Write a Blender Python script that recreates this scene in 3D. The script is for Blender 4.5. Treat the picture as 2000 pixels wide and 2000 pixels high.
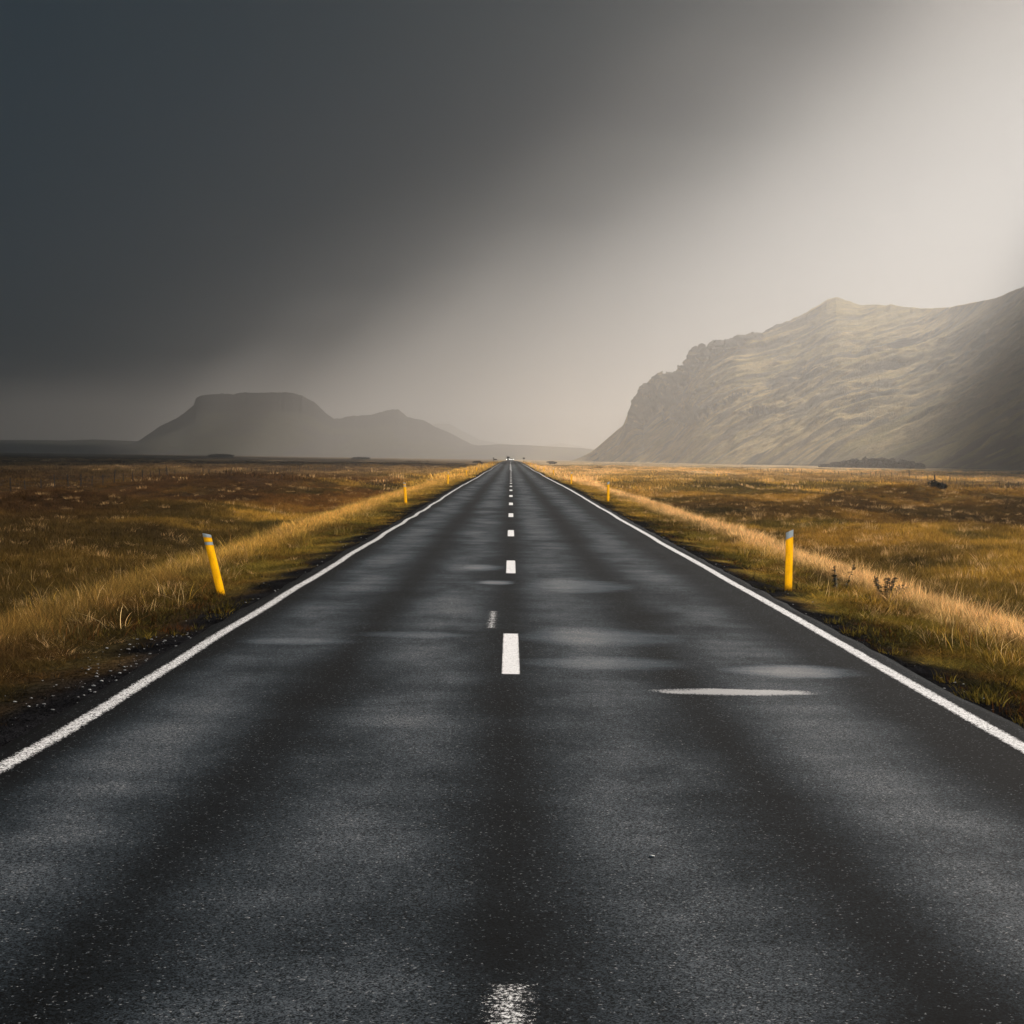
import bpy, bmesh, math, random
import numpy as np
from mathutils import Vector, Matrix, Euler

for o in list(bpy.data.objects):
    bpy.data.objects.remove(o, do_unlink=True)
scene = bpy.context.scene
COL = scene.collection
R = math.radians
rng = np.random.default_rng(7)
random.seed(7)

# ------------------------------------------------------------------ camera
EYE = 1.92
cam_data = bpy.data.cameras.new('camera')
cam_data.sensor_width = 36.0
cam_data.lens = 59.4
cam_data.clip_start = 0.1
cam_data.clip_end = 30000
cam = bpy.data.objects.new('camera', cam_data)
COL.objects.link(cam)
pitch, roll, yaw = math.atan(105 / 3300), R(0.8), -math.atan(4.5 / 3300)
cam.matrix_world = (Matrix.Translation((0, 0, EYE)) @ Matrix.Rotation(yaw, 4, 'Z')
                    @ Matrix.Rotation(math.pi / 2 - pitch, 4, 'X') @ Matrix.Rotation(roll, 4, 'Z'))
scene.camera = cam

# ------------------------------------------------------------------ light
SUN_AZ, SUN_EL = R(36), R(36)          # azimuth clockwise from +Y (the road's direction)
SUN_DIR = Vector((math.sin(SUN_AZ) * math.cos(SUN_EL), math.cos(SUN_AZ) * math.cos(SUN_EL), math.sin(SUN_EL)))
sd = bpy.data.lights.new('sun', 'SUN')
sd.energy = 4.8
sd.angle = R(0.6)
sd.color = (1.0, 0.915, 0.835)
sun = bpy.data.objects.new('sun', sd)
COL.objects.link(sun)
sun.rotation_euler = (-SUN_DIR).to_track_quat('-Z', 'Y').to_euler()

HAZE_DENSITY = 3.0e-4
HAZE_ANISO = 0.8

scene.view_settings.view_transform = 'Standard'
scene.view_settings.look = 'None'
scene.view_settings.exposure = 0.45
scene.view_settings.gamma = 1.0
scene.cycles.use_denoising = True
scene.cycles.max_bounces = 6
scene.cycles.diffuse_bounces = 2
scene.cycles.glossy_bounces = 2
scene.cycles.transmission_bounces = 2
scene.cycles.transparent_max_bounces = 6
scene.cycles.volume_bounces = 1
scene.cycles.sample_clamp_indirect = 4.0


# ------------------------------------------------------------------ node helpers
class NT:
    def __init__(self, tree):
        self.t = tree
        self.n = tree.nodes
        self.l = tree.links

    def node(self, kind, **kw):
        nd = self.n.new(kind)
        for k, v in kw.items():
            setattr(nd, k, v)
        return nd

    def put(self, sock, v):
        if isinstance(v, bpy.types.NodeSocket):
            self.l.new(v, sock)
        elif v is not None:
            sock.default_value = v

    def m(self, op, a, b=None, c=None, clamp=False):
        nd = self.node('ShaderNodeMath', operation=op, use_clamp=clamp)
        self.put(nd.inputs[0], a)
        if b is not None:
            self.put(nd.inputs[1], b)
        if c is not None:
            self.put(nd.inputs[2], c)
        return nd.outputs[0]

    def mix(self, f, a, b, blend='MIX'):
        nd = self.node('ShaderNodeMix', data_type='RGBA', blend_type=blend)
        self.put(nd.inputs[0], f)
        self.put(nd.inputs[6], a)
        self.put(nd.inputs[7], b)
        return nd.outputs[2]

    def noise(self, vec, scale, detail=3, rough=0.55, dist=0.0):
        nd = self.node('ShaderNodeTexNoise')
        self.put(nd.inputs['Vector'], vec)
        nd.inputs['Scale'].default_value = scale
        nd.inputs['Detail'].default_value = detail
        nd.inputs['Roughness'].default_value = rough
        nd.inputs['Distortion'].default_value = dist
        return nd.outputs[0]

    def ramp(self, v, lo, hi, a=0.0, b=1.0, smooth=True):
        nd = self.node('ShaderNodeMapRange', interpolation_type='SMOOTHSTEP' if smooth else 'LINEAR')
        self.put(nd.inputs[0], v)
        for i, x in enumerate((lo, hi, a, b)):
            self.put(nd.inputs[i + 1], x)
        return nd.outputs[0]

    def scale(self, vec, s):
        nd = self.node('ShaderNodeMapping')
        self.put(nd.inputs[0], vec)
        nd.inputs['Scale'].default_value = s
        return nd.outputs[0]

    def bump(self, h, strength, dist):
        nd = self.node('ShaderNodeBump')
        nd.inputs['Strength'].default_value = strength
        nd.inputs['Distance'].default_value = dist
        self.put(nd.inputs['Height'], h)
        return nd.outputs[0]


def new_mat(name):
    mt = bpy.data.materials.new(name)
    mt.use_nodes = True
    k = NT(mt.node_tree)
    bsdf = k.n['Principled BSDF']
    return mt, k, bsdf


def rgb(c):
    return (c[0], c[1], c[2], 1.0)


def simple_mat(name, col, rough=0.6, var=0.15, scale=20.0, metal=0.0, bump=0.0):
    mt, k, b = new_mat(name)
    tc = k.node('ShaderNodeTexCoord')
    n = k.noise(tc.outputs['Object'], scale, 4)
    f = k.ramp(n, 0.3, 0.7, 1 - var, 1 + var)
    k.put(b.inputs['Base Color'], k.mix(1.0, rgb(col), f, 'MULTIPLY'))
    k.put(b.inputs['Roughness'], k.ramp(n, 0.2, 0.8, rough - 0.1, min(1, rough + 0.1)))
    b.inputs['Metallic'].default_value = metal
    if bump:
        k.put(b.inputs['Normal'], k.bump(n, bump, 0.01))
    return mt


# ------------------------------------------------------------------ sky
def build_world():
    w = bpy.data.worlds.new('World')
    scene.world = w
    w.use_nodes = True
    k = NT(w.node_tree)
    bg = k.n['Background']
    tc = k.node('ShaderNodeTexCoord')
    nrm = k.node('ShaderNodeVectorMath', operation='NORMALIZE')
    k.put(nrm.inputs[0], tc.outputs['Generated'])
    sky = k.node('ShaderNodeTexSky', sky_type='NISHITA')
    sky.sun_disc = False
    sky.sun_elevation = SUN_EL
    sky.sun_rotation = SUN_AZ
    sky.dust_density = 4.0
    sky.air_density = 1.0
    sky.altitude = 20
    bw = k.node('ShaderNodeRGBToBW')
    k.put(bw.inputs[0], sky.outputs[0])
    grey = k.mix(0.85, sky.outputs[0], bw.outputs[0])

    def vec(az, el):
        return Vector((math.sin(R(az)) * math.cos(R(el)), math.cos(R(az)) * math.cos(R(el)), math.sin(R(el))))

    def dot(d):
        nd = k.node('ShaderNodeVectorMath', operation='DOT_PRODUCT')
        k.put(nd.inputs[0], nrm.outputs[0])
        nd.inputs[1].default_value = d
        return nd.outputs['Value']

    def lobe(az, el, sharp):
        return k.m('EXPONENT', k.m('MULTIPLY', k.m('SUBTRACT', dot(vec(az, el)), 1.0), sharp))

    # a dark storm cloud sheet covers the sky down to a soft rim; below the rim the sky is open and bright
    rim = vec(*CLOUD_RIM[0]).cross(vec(*CLOUD_RIM[1])).normalized()
    if rim.z < 0:
        rim = -rim
    soft = k.noise(k.scale(nrm.outputs[0], (2.0, 2.0, 5.0)), 1.3, 2, 0.4)
    q = k.m('ADD', dot(rim), k.m('MULTIPLY', k.m('SUBTRACT', soft, .5), .05))
    clear = k.ramp(q, CLOUD_RIM[2], CLOUD_RIM[3], 1.0, 0.0)
    glow = k.m('MULTIPLY', k.m('ADD', k.m('MULTIPLY', lobe(*SKY_GLOW[:3]), SKY_GLOW[3]), k.m('MULTIPLY', lobe(*SKY_WIDE[:3]), SKY_WIDE[3])), clear)
    open_sky = k.mix(1.0, (1.0, 0.955, 0.92, 1), glow, 'MULTIPLY')
    blue = k.mix(1.0, grey, k.m('MULTIPLY', clear, SKY_BLUE), 'MULTIPLY')
    sx = k.node('ShaderNodeSeparateXYZ')
    k.put(sx.inputs[0], nrm.outputs[0])
    low = k.m('EXPONENT', k.m('MULTIPLY', k.m('ABSOLUTE', sx.outputs[2]), -6.0))
    front = k.m('MULTIPLY', lobe(10, 5, 2.0), 1.0)
    own = k.mix(1.0, k.mix(low, CLOUD_TOP, CLOUD_LOW), k.m('MULTIPLY_ADD', front, CLOUD_FRONT, 1.0), 'MULTIPLY')
    s = k.mix(1.0, k.mix(1.0, blue, own, 'ADD'), open_sky, 'ADD')
    k.put(bg.inputs['Color'], s)
    bg.inputs['Strength'].default_value = 0.1


# strengths below are before the background's 0.1
CLOUD_RIM = ((0, 7), (17, 13.5), -.10, .07)
SKY_GLOW = (17, 4, 26.0, 1.0)
SKY_WIDE = (10, 3, 8.0, .95)
SKY_BLUE = 0.08
CLOUD_TOP = (.11, .25, .37, 1)
CLOUD_LOW = (.30, .44, .56, 1)
CLOUD_FRONT = -.35
build_world()


# ------------------------------------------------------------------ numpy noise
def _hash(ix, iy, seed):
    h = (ix.astype(np.int64) * 374761393 + iy.astype(np.int64) * 668265263 + seed * 974634777) & 0x7fffffff
    h = ((h ^ (h >> 13)) * 1274126177) & 0x7fffffff
    return ((h ^ (h >> 16)) & 0xffff) / 65535.0


def vnoise(x, y, seed=0):
    x = np.asarray(x, float)
    y = np.asarray(y, float)
    ix, iy = np.floor(x), np.floor(y)
    fx, fy = x - ix, y - iy
    fx = fx * fx * fx * (fx * (fx * 6 - 15) + 10)
    fy = fy * fy * fy * (fy * (fy * 6 - 15) + 10)
    a, b = _hash(ix, iy, seed), _hash(ix + 1, iy, seed)
    c, d = _hash(ix, iy + 1, seed), _hash(ix + 1, iy + 1, seed)
    return (a * (1 - fx) + b * fx) * (1 - fy) + (c * (1 - fx) + d * fx) * fy


def fbm(x, y, seed=0, octv=4, gain=0.5):
    s, amp, tot = 0, 1.0, 0
    for i in range(octv):
        s = s + amp * vnoise(x * 2 ** i + 17.3 * i, y * 2 ** i - 9.1 * i, seed + i)
        tot += amp
        amp *= gain
    return s / tot


def sstep(a, b, x):
    t = np.clip((np.asarray(x, float) - a) / (b - a), 0, 1)
    return t * t * (3 - 2 * t)


# ------------------------------------------------------------------ labels
def tag(o, label=None, cat=None, group=None, kind=None):
    if label:
        o['label'] = label
    if cat:
        o['category'] = cat
    if group:
        o['group'] = group
    if kind:
        o['kind'] = kind
    return o


def link_mesh(name, me, mat=None, parent=None, smooth=False):
    o = bpy.data.objects.new(name, me)
    COL.objects.link(o)
    if mat:
        me.materials.append(mat)
    if parent:
        o.parent = parent
    if smooth:
        me.polygons.foreach_set('use_smooth', [True] * len(me.polygons))
    return o


def empty(name, loc=(0, 0, 0), rot=(0, 0, 0)):
    o = bpy.data.objects.new(name, None)
    COL.objects.link(o)
    o.location = loc
    o.rotation_euler = rot
    return o


def grid_mesh(name, X, Y, Z, col=None):
    nr, nc = X.shape
    me = bpy.data.meshes.new(name)
    idx = np.arange(nr * nc).reshape(nr, nc)
    quads = np.stack([idx[:-1, :-1], idx[:-1, 1:], idx[1:, 1:], idx[1:, :-1]], -1).reshape(-1, 4)
    me.vertices.add(nr * nc)
    me.vertices.foreach_set('co', np.stack([X, Y, Z], -1).astype(np.float32).ravel())
    me.loops.add(quads.size)
    me.loops.foreach_set('vertex_index', quads.astype(np.int32).ravel())
    me.polygons.add(len(quads))
    me.polygons.foreach_set('loop_start', np.arange(0, quads.size, 4, dtype=np.int32))
    me.polygons.foreach_set('use_smooth', np.ones(len(quads), dtype=bool))
    me.update(calc_edges=True)
    me.validate()
    if col is not None:
        at = me.color_attributes.new('col', 'FLOAT_COLOR', 'POINT')
        c4 = np.concatenate([col.reshape(-1, 3), np.ones((nr * nc, 1))], 1)
        at.data.foreach_set('color', c4.astype(np.float32).ravel())
    return me


def build_mesh(name, verts, faces):
    me = bpy.data.meshes.new(name)
    me.from_pydata(verts, [], faces)
    me.update()
    return me


def bevel_obj(o, w, seg=2):
    md = o.modifiers.new('bevel', 'BEVEL')
    md.width = w
    md.segments = seg
    md.limit_method = 'ANGLE'
    return o


# ------------------------------------------------------------------ ground shape
ROAD_L, ROAD_R = -3.30, 3.76
ZT_Y = np.array([-60, 0, 60, 104, 134, 167, 201, 260, 298, 413, 553, 700, 1000, 1300, 1700, 12000.])
ZT_Z = np.array([0, 0, .03, .13, .10, .08, .16, .07, .20, .25, .42, .48, .42, -.2, -.6, -.6])


def road_z(y):
    y = np.asarray(y, float)
    s = 0
    for o_ in (-12, -6, 0, 6, 12):
        s = s + np.interp(y + o_, ZT_Y, ZT_Z)
    return s / 5 * sstep(10, 60, y)


MOUNDS = [(30.6, 122, 5.0, 4.0, .55), (26.5, 118, 5, 5, .5), (33, 101, 6, 4, .7), (17, 93, 4, 3, .35),
          (20, 70, 5, 4, .35), (44, 150, 8, 6, .7), (25, 175, 9, 8, .6), (-22, 84, 6, 4, .6), (-30, 70, 6, 5, .5),
          (-26, 130, 8, 8, .6), (-19, 150, 6, 7, .5), (38, 88, 6, 5, .6)]


def ground_z(x, y):
    x = np.asarray(x, float)
    y = np.asarray(y, float)
    side = np.where(x > 0, 1.0, 0.0)
    d = np.where(x > 0, x - ROAD_R, ROAD_L - x)          # distance outside the asphalt
    rz = road_z(y)
    far = np.clip(y / 60, .2, 1)
    prof = np.interp(d, [-9, -.2, 0, .4, 1.1, 2.0, 2.9, 4.2, 6.2, 8.0, 11, 16, 60],
                     [-.12, -.12, -.035, -.06, -.13, -.20, -.26, -.75, -1.25, -1.22, -.92, -.95, -1.0])
    z = prof + rz * (1 - sstep(2, 14, d))
    out = sstep(.5, 2.2, d)
    z = z + out * (.10 * (fbm(x / .9, y / 1.3, 5, 3) - .5) + .10 * (fbm(x / 3.1, y / 4.5, 9, 2) - .5))
    fld = sstep(9, 24, d)
    near = 1 - sstep(500, 1200, y)
    z = z + fld * near * (1.5 * (fbm(x / 14., y / 22., 21, 3) - .5) + .7 * (vnoise(x / 4.5, y / 6., 31) - .5))
    z = z + sstep(6, 10, d) * .25 * (fbm(x / 2.4, y / 3.4, 41, 2) - .5) * near
    for mx, my, sx_, sy_, h in MOUNDS:
        z = z + h * np.exp(-((x - mx) / sx_) ** 2 - ((y - my) / sy_) ** 2)
    return z


def lerp3(a, b, t):
    return a * (1 - t[..., None]) + b * t[..., None]


C_GOLD = np.array([.72, .47, .10])
C_STRAW = np.array([.95, .69, .40])
C_OLIVE = np.array([.145, .118, .028])
C_GREEN = np.array([.062, .058, .019])
C_RUST = np.array([.17, .075, .028])
C_DARK = np.array([.032, .026, .016])
C_GRAVEL = np.array([.017, .017, .019])


def ground_col(x, y, jitter=0.0, r=None):
    """what grows where: species colours by place, with field shade mixed in"""
    x = np.asarray(x, float)
    y = np.asarray(y, float)
    d = np.where(x > 0, x - ROAD_R, ROAD_L - x)
    if jitter:
        d = d + (r.random(x.shape) - .5) * jitter
    n1 = fbm(x / 2.0, y / 5.0, 51, 3)
    n2 = fbm(x / 7.0, y / 16.0, 61, 3)
    n3 = fbm(x / 24.0, y / 60.0, 71, 3)
    n4 = vnoise(x / .6, y / .9, 81)
    rt = np.where(x > 0, 1.0, 0.0)
    # field
    c = lerp3(np.broadcast_to(C_OLIVE, x.shape + (3,)), C_GOLD, sstep(.39, .57, n2 * .6 + n1 * .4))
    c = lerp3(c, C_RUST, sstep(.5, .62, n3) * .75 * (1 - .35 * rt))
    c = lerp3(c, C_GREEN, sstep(.50, .60, fbm(x / 9., y / 14., 91, 3)) * .8)
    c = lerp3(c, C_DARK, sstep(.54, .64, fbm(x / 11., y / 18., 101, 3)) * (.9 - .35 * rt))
    # left field's shade put into the colour as dark heath away from the road
    heath_shade = (1 - rt) * sstep(6, 18, d)
    c = lerp3(c, C_RUST * .35 + C_DARK * .65, heath_shade * np.clip(.84 + .6 * (n2 - .5), 0, 1))
    heath_shade2 = rt * sstep(10, 26, d) * (1 - sstep(75, 150, y))  # shade on the near right field, put into its colour too
    c = lerp3(c, C_RUST * .35 + C_DARK * .65, heath_shade2 * .75)
    nearf = (1 - sstep(28, 95, y)) * sstep(2.8, 4.2, d)
    c = lerp3(c, C_GREEN * 1.15 + C_RUST * .12, nearf * np.clip(.80 - .22 * rt + .9 * (n1 - .5), 0, 1))
    c = lerp3(c, C_DARK * 1.1 + C_RUST * .15, (1 - rt) * (1 - sstep(35, 110, y)) * sstep(2.9, 4.0, d) * np.clip(.55 + .7 * (n2 - .5), 0, 1))  # near left ground darkened in colour in place of shade
    # far meadows of dry grass
    far = sstep(140, 300, y + 80 * (n2 - .5)) * (.35 + .65 * rt)
    c = lerp3(c, C_STRAW * .95, far * .85 * (1 - .6 * sstep(.5, .6, fbm(x / 30., y / 60., 111, 3))))
    # verge
    v = 1 - sstep(4.2, 6.5, d)
    vc = lerp3(np.broadcast_to(C_GREEN * 1.2, x.shape + (3,)), C_OLIVE * 1.5, sstep(.28, .55, n1))
    vc = lerp3(vc, C_RUST * .7, sstep(.5, .7, vnoise(x / .45, y / .8, 87)) * .6)
    vc = lerp3(vc, C_GOLD * .8, sstep(.52, .70, n4 * .5 + n1 * .5) * (.22 + .13 * rt + .5 * sstep(20, 60, y)))
    vc = lerp3(vc, C_GOLD * .9, sstep(40, 170, y) * .65)
    c = lerp3(c, vc, v)
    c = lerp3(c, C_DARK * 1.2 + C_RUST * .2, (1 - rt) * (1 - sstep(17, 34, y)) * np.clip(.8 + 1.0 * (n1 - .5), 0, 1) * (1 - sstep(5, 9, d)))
    # the strip of tall dry grass along the top of the embankment
    ctr = np.where(x > 0, 2.75, 2.55) + .25 * (n1 - .5)
    wid = np.where(x > 0, .52, .50) + .25 * (n2 - .5) + np.clip(y - 60, 0, 400) * .005
    s = np.exp(-((d - ctr) / wid) ** 2)
    c = lerp3(c, np.where(rt[..., None] > .5, C_STRAW, C_GOLD * .75 + C_STRAW * .25), np.clip(s * 1.15, 0, 1) * np.where(x > 0, 1.0, .30 + .70 * sstep(20, 55, y)))
    # stony shoulder
    g = 1 - sstep(.25, .85, d + .6 * (n4 - .5))
    c = lerp3(c, C_GRAVEL * (0.8 + .6 * n4[..., None]), g)
    return c


def make_ground_mat():
    mt, k, b = new_mat('meadow_soil')
    at = k.node('ShaderNodeVertexColor', layer_name='col')
    geo = k.node('ShaderNodeNewGeometry')
    p = geo.outputs['Position']
    n1 = k.noise(p, 1.1, 6, .7)
    n2 = k.noise(k.scale(p, (1, .5, 1)), 14.0, 4, .7)
    n3 = k.noise(k.scale(p, (1, .35, 1)), .12, 6, .65)
    f = k.m('MULTIPLY', k.ramp(n1, .3, .7, .55, 1.35), k.ramp(n2, .3, .7, .55, 1.4))
    f = k.m('MULTIPLY', f, k.ramp(n3, .35, .65, .7, 1.25))
    k.put(b.inputs['Base Color'], k.mix(1.0, at.outputs['Color'], k.m('MULTIPLY', f, .64), 'MULTIPLY'))
    b.inputs['Roughness'].default_value = 1.0
    b.inputs['Specular IOR Level'].default_value = .0
    k.put(b.inputs['Normal'], k.bump(k.m('ADD', k.m('MULTIPLY', n1, .7), n2), .8, .12))
    return mt


def build_ground():
    a = [0]
    st = .14
    v = 0.0
    pos = []
    while v < 6400:
        v += st
        pos.append(v)
        if v > 14:
            st *= 1.055
    xs = np.array([-q for q in pos[::-1]] + [0.0] + pos)
    ys = [-40.0, -20, -10, -5, 0]
    v, st = 4.0, .22
    while v < 10500:
        ys.append(v)
        st = max(.22, v * .0085) if v < 900 else v * .03
        v += st
    ys = np.array(ys)
    X, Y = np.meshgrid(xs, ys)
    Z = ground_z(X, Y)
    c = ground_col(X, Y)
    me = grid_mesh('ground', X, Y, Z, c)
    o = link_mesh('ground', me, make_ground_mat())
    tag(o, kind='structure')
    return o


build_ground()


# ------------------------------------------------------------------ road
def make_asphalt():
    mt, k, b = new_mat('asphalt')
    tc = k.node('ShaderNodeTexCoord')
    p = tc.outputs['Object']
    sp = k.node('ShaderNodeSeparateXYZ')
    k.put(sp.inputs[0], p)
    x, y = sp.outputs[0], sp.outputs[1]
    wob = k.noise(k.scale(p, (1, .12, 1)), .5, 2)
    xx = k.m('ADD', x, k.m('MULTIPLY', k.m('SUBTRACT', wob, .5), .5))
    wave = k.m('MULTIPLY_ADD', k.m('COSINE', k.m('MULTIPLY', xx, 2 * math.pi / 1.52)), -.5, .5)
    edge = k.ramp(k.m('ABSOLUTE', k.m('SUBTRACT', x, .2)), 2.75, 3.2, 1.0, .15)
    wave = k.m('MULTIPLY', k.m('MULTIPLY_ADD', wave, .9, .10), edge)
    patch = k.noise(k.scale(p, (.8, .35, 1)), .9, 5, .6)
    streak = k.noise(k.scale(p, (.55, 1.6, 1)), .8, 4, .6)
    f = k.m('MULTIPLY', wave, k.ramp(patch, .25, .75, .25, 1.25))
    f = k.m('MULTIPLY', f, k.ramp(streak, .32, .68, .72, 1.2))
    # stones in the surface
    vo = k.node('ShaderNodeTexVoronoi', feature='F1')
    k.put(vo.inputs['Vector'], p)
    vo.inputs['Scale'].default_value = 165.0
    bwv = k.node('ShaderNodeRGBToBW')
    k.put(bwv.inputs[0], vo.outputs['Color'])
    vo2 = k.node('ShaderNodeTexVoronoi', feature='F1')
    k.put(vo2.inputs['Vector'], p)
    vo2.inputs['Scale'].default_value = 88.0
    bw2 = k.node('ShaderNodeRGBToBW')
    k.put(bw2.inputs[0], vo2.outputs['Color'])
    grain = k.ramp(k.m('MULTIPLY_ADD', bwv.outputs[0], .6, k.m('MULTIPLY', bw2.outputs[0], .4)),   .3, .72, .12, 2.4)
    base = k.m('MULTIPLY_ADD', f, .064, .0008)
    base = k.m('MULTIPLY', base, grain)
    spark = k.m('MULTIPLY', k.ramp(bw2.outputs[0], .80, .88), k.ramp(bwv.outputs[0], .6, .8))
    base = k.m('ADD', base, k.m('MULTIPLY', spark, .19))
    # gloss reflections painted into the colour as pale patches with ragged rims
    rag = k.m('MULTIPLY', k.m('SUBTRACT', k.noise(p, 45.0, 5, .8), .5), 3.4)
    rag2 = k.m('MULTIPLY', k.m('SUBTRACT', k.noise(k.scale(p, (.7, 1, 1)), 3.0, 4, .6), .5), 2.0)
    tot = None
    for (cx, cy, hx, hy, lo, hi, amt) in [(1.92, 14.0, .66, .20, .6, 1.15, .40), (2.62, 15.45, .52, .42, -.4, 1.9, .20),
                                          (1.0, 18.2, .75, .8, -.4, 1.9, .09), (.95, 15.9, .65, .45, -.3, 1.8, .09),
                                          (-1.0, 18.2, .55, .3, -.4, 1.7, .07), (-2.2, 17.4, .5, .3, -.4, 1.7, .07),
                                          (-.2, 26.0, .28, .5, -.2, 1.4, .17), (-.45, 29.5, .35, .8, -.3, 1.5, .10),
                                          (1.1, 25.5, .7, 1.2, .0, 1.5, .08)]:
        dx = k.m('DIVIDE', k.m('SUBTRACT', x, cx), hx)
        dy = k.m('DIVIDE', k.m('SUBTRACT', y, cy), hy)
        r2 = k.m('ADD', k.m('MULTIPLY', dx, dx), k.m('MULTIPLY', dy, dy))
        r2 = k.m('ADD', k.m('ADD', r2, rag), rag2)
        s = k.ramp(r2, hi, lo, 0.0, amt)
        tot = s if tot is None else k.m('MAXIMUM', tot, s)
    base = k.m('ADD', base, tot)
    tint = k.mix(k.ramp(base, 0.01, .12), (.66, .90, 1.12, 1), (.84, .95, 1.07, 1))
    tint = k.mix(k.ramp(base, .10, .25), tint, (1.0, 1.0, 1.0, 1))
    col = k.mix(1.0, tint, base, 'MULTIPLY')
    k.put(b.inputs['Base Color'], col)
    k.put(b.inputs['Roughness'], k.ramp(f, 0, .9, .85, .68))
    b.inputs['Specular IOR Level'].default_value = .035
    k.put(b.inputs['Normal'], k.bump(k.m('ADD', bwv.outputs[0], bw2.outputs[0]), .35, .004))
    return mt


def make_paint(name, width, length, wear=0.35, rag=.35, bias=0.0):
    """worn road paint: opaque flakes over bare asphalt; UV = metres across / along"""
    mt, k, b = new_mat(name)
    uv = k.node('ShaderNodeUVMap')
    sp = k.node('ShaderNodeSeparateXYZ')
    k.put(sp.inputs[0], uv.outputs[0])
    geo = k.node('ShaderNodeNewGeometry')
    p = geo.outputs['Position']
    fine = k.noise(p, 60.0, 5, .8)
    mid = k.noise(p, 9.0, 3, .6)
    ax = k.m('DIVIDE', k.m('ABSOLUTE', sp.outputs[0]), width / 2)
    e = ax
    if length:
        ay = k.m('DIVIDE', k.m('ABSOLUTE', sp.outputs[1]), length / 2)
        ay = k.m('SUBTRACT', 1.0, k.m('MULTIPLY', k.m('SUBTRACT', 1.0, ay), length / width))
        e = k.m('MAXIMUM', ax, ay)
    # coverage: solid in the middle, breaking up towards the rim
    t = k.m('ADD', e, k.m('MULTIPLY', k.m('SUBTRACT', mid, .5), .9 * rag * 2))
    t = k.m('ADD', t, k.m('MULTIPLY_ADD', k.m('SUBTRACT', fine, .5), 2.6 * wear + .8, bias))
    alpha = k.ramp(t, .93, .99, 1.0, 0.0)
    holes = k.ramp(k.noise(p, 55.0, 5, .85), .5 + .10 * (1 - wear), .54 + .10 * (1 - wear), 1.0, .06)
    alpha = k.m('MULTIPLY', alpha, holes)
    n = k.noise(p, 25.0, 3)
    k.put(b.inputs['Base Color'], k.mix(k.ramp(n, .3, .7), (.72, .72, .72, 1), (.88, .88, .88, 1)))
    b.inputs['Roughness'].default_value = .7
    k.put(b.inputs['Alpha'], alpha)
    return mt


def ribbon(name, cx, y0, y1, width, mat, parent, dz=.005, step=None, wob=0.0):
    ys = [y0]
    while ys[-1] < y1 - 1e-6:
        ys.append(min(y1, ys[-1] + (step or max(.3, ys[-1] * .02))))
    ys = np.array(ys)
    zz = road_z(ys) + dz
    off = (vnoise(ys / 3.0, ys * 0 + cx, 3) - .5) * wob
    verts, faces = [], []
    for y, z, o_ in zip(ys, zz, off):
        verts += [(cx + o_ - width / 2, y, z), (cx + o_ + width / 2, y, z)]
    for i in range(len(ys) - 1):
        faces.append((2 * i, 2 * i + 1, 2 * i + 3, 2 * i + 2))
    me = build_mesh(name, verts, faces)
    uvl = me.uv_layers.new(name='uv')
    ym = (y0 + y1) / 2
    for lp in me.loops:
        vi = lp.vertex_index
        uvl.data[lp.index].uv = ((-.5 if vi % 2 == 0 else .5) * width, ys[vi // 2] - ym)
    return link_mesh(name, me, mat, parent)


def build_road():
    ys = [-40.0, -10.0, 0.0]
    while ys[-1] < 1690:
        ys.append(ys[-1] + max(.5, ys[-1] * .01))
    ys = np.array(ys)
    ragL = ROAD_L + (vnoise(ys / .7, ys * 0, 4) - .5) * .07
    ragR = ROAD_R + (vnoise(ys / .7, ys * 0 + 7, 6) - .5) * .07
    cols = []
    zr = road_z(ys)
    cols.append((ragL - .03, zr - .14))
    cols.append((ragL - .02, zr - .012))
    for t in (0.01, .25, .5, .75, .99):
        cols.append((ragL * (1 - t) + ragR * t, zr))
    cols.append((ragR + .02, zr - .012))
    cols.append((ragR + .03, zr - .14))
    X = np.stack([c[0] for c in cols], 1)
    Z = np.stack([c[1] for c in cols], 1)
    Y = np.repeat(ys[:, None], X.shape[1], 1)
    me = grid_mesh('road', X, Y, Z)
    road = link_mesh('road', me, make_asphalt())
    tag(road, kind='structure')
    pe = make_paint('edge_paint', .125, 0, .7, .42)
    pl = make_paint('worn_edge_paint', .115, 0, 1.0, .6)
    ribbon('edge_line', 3.52, -5, 1600, .155, pe, road, wob=.06)
    ribbon('edge_line', -3.06, -5, 1600, .155, pl, road, wob=.07)
    pd = make_paint('dash_paint', .165, 3.5, .22, .12)
    pw = make_paint('worn_dash_paint', .2, 3.5, 1.4, .7, .52)
    y = 15.0
    for i in range(18):
        ribbon('centre_dash', .03 + .004 * i, y - .05, y + 3.4, .165, pd, road, step=.5)
        y += 13.1
    ribbon('centre_dash', .02, 2.62, 6.12, .22, pw, road, step=.5)
    g = make_paint('ghost_paint', .16, 2.2, 1.3, .7, .74)
    ribbon('old_dash', -.19, 18.9, 21.2, .17, g, road, dz=.004, step=.4)
    pc = make_paint('centre_paint', .14, 0, .2, .1)
    ribbon('centre_line', .10, 248, 1600, .15, pc, road, wob=.5)
    return road


road = build_road()


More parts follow.
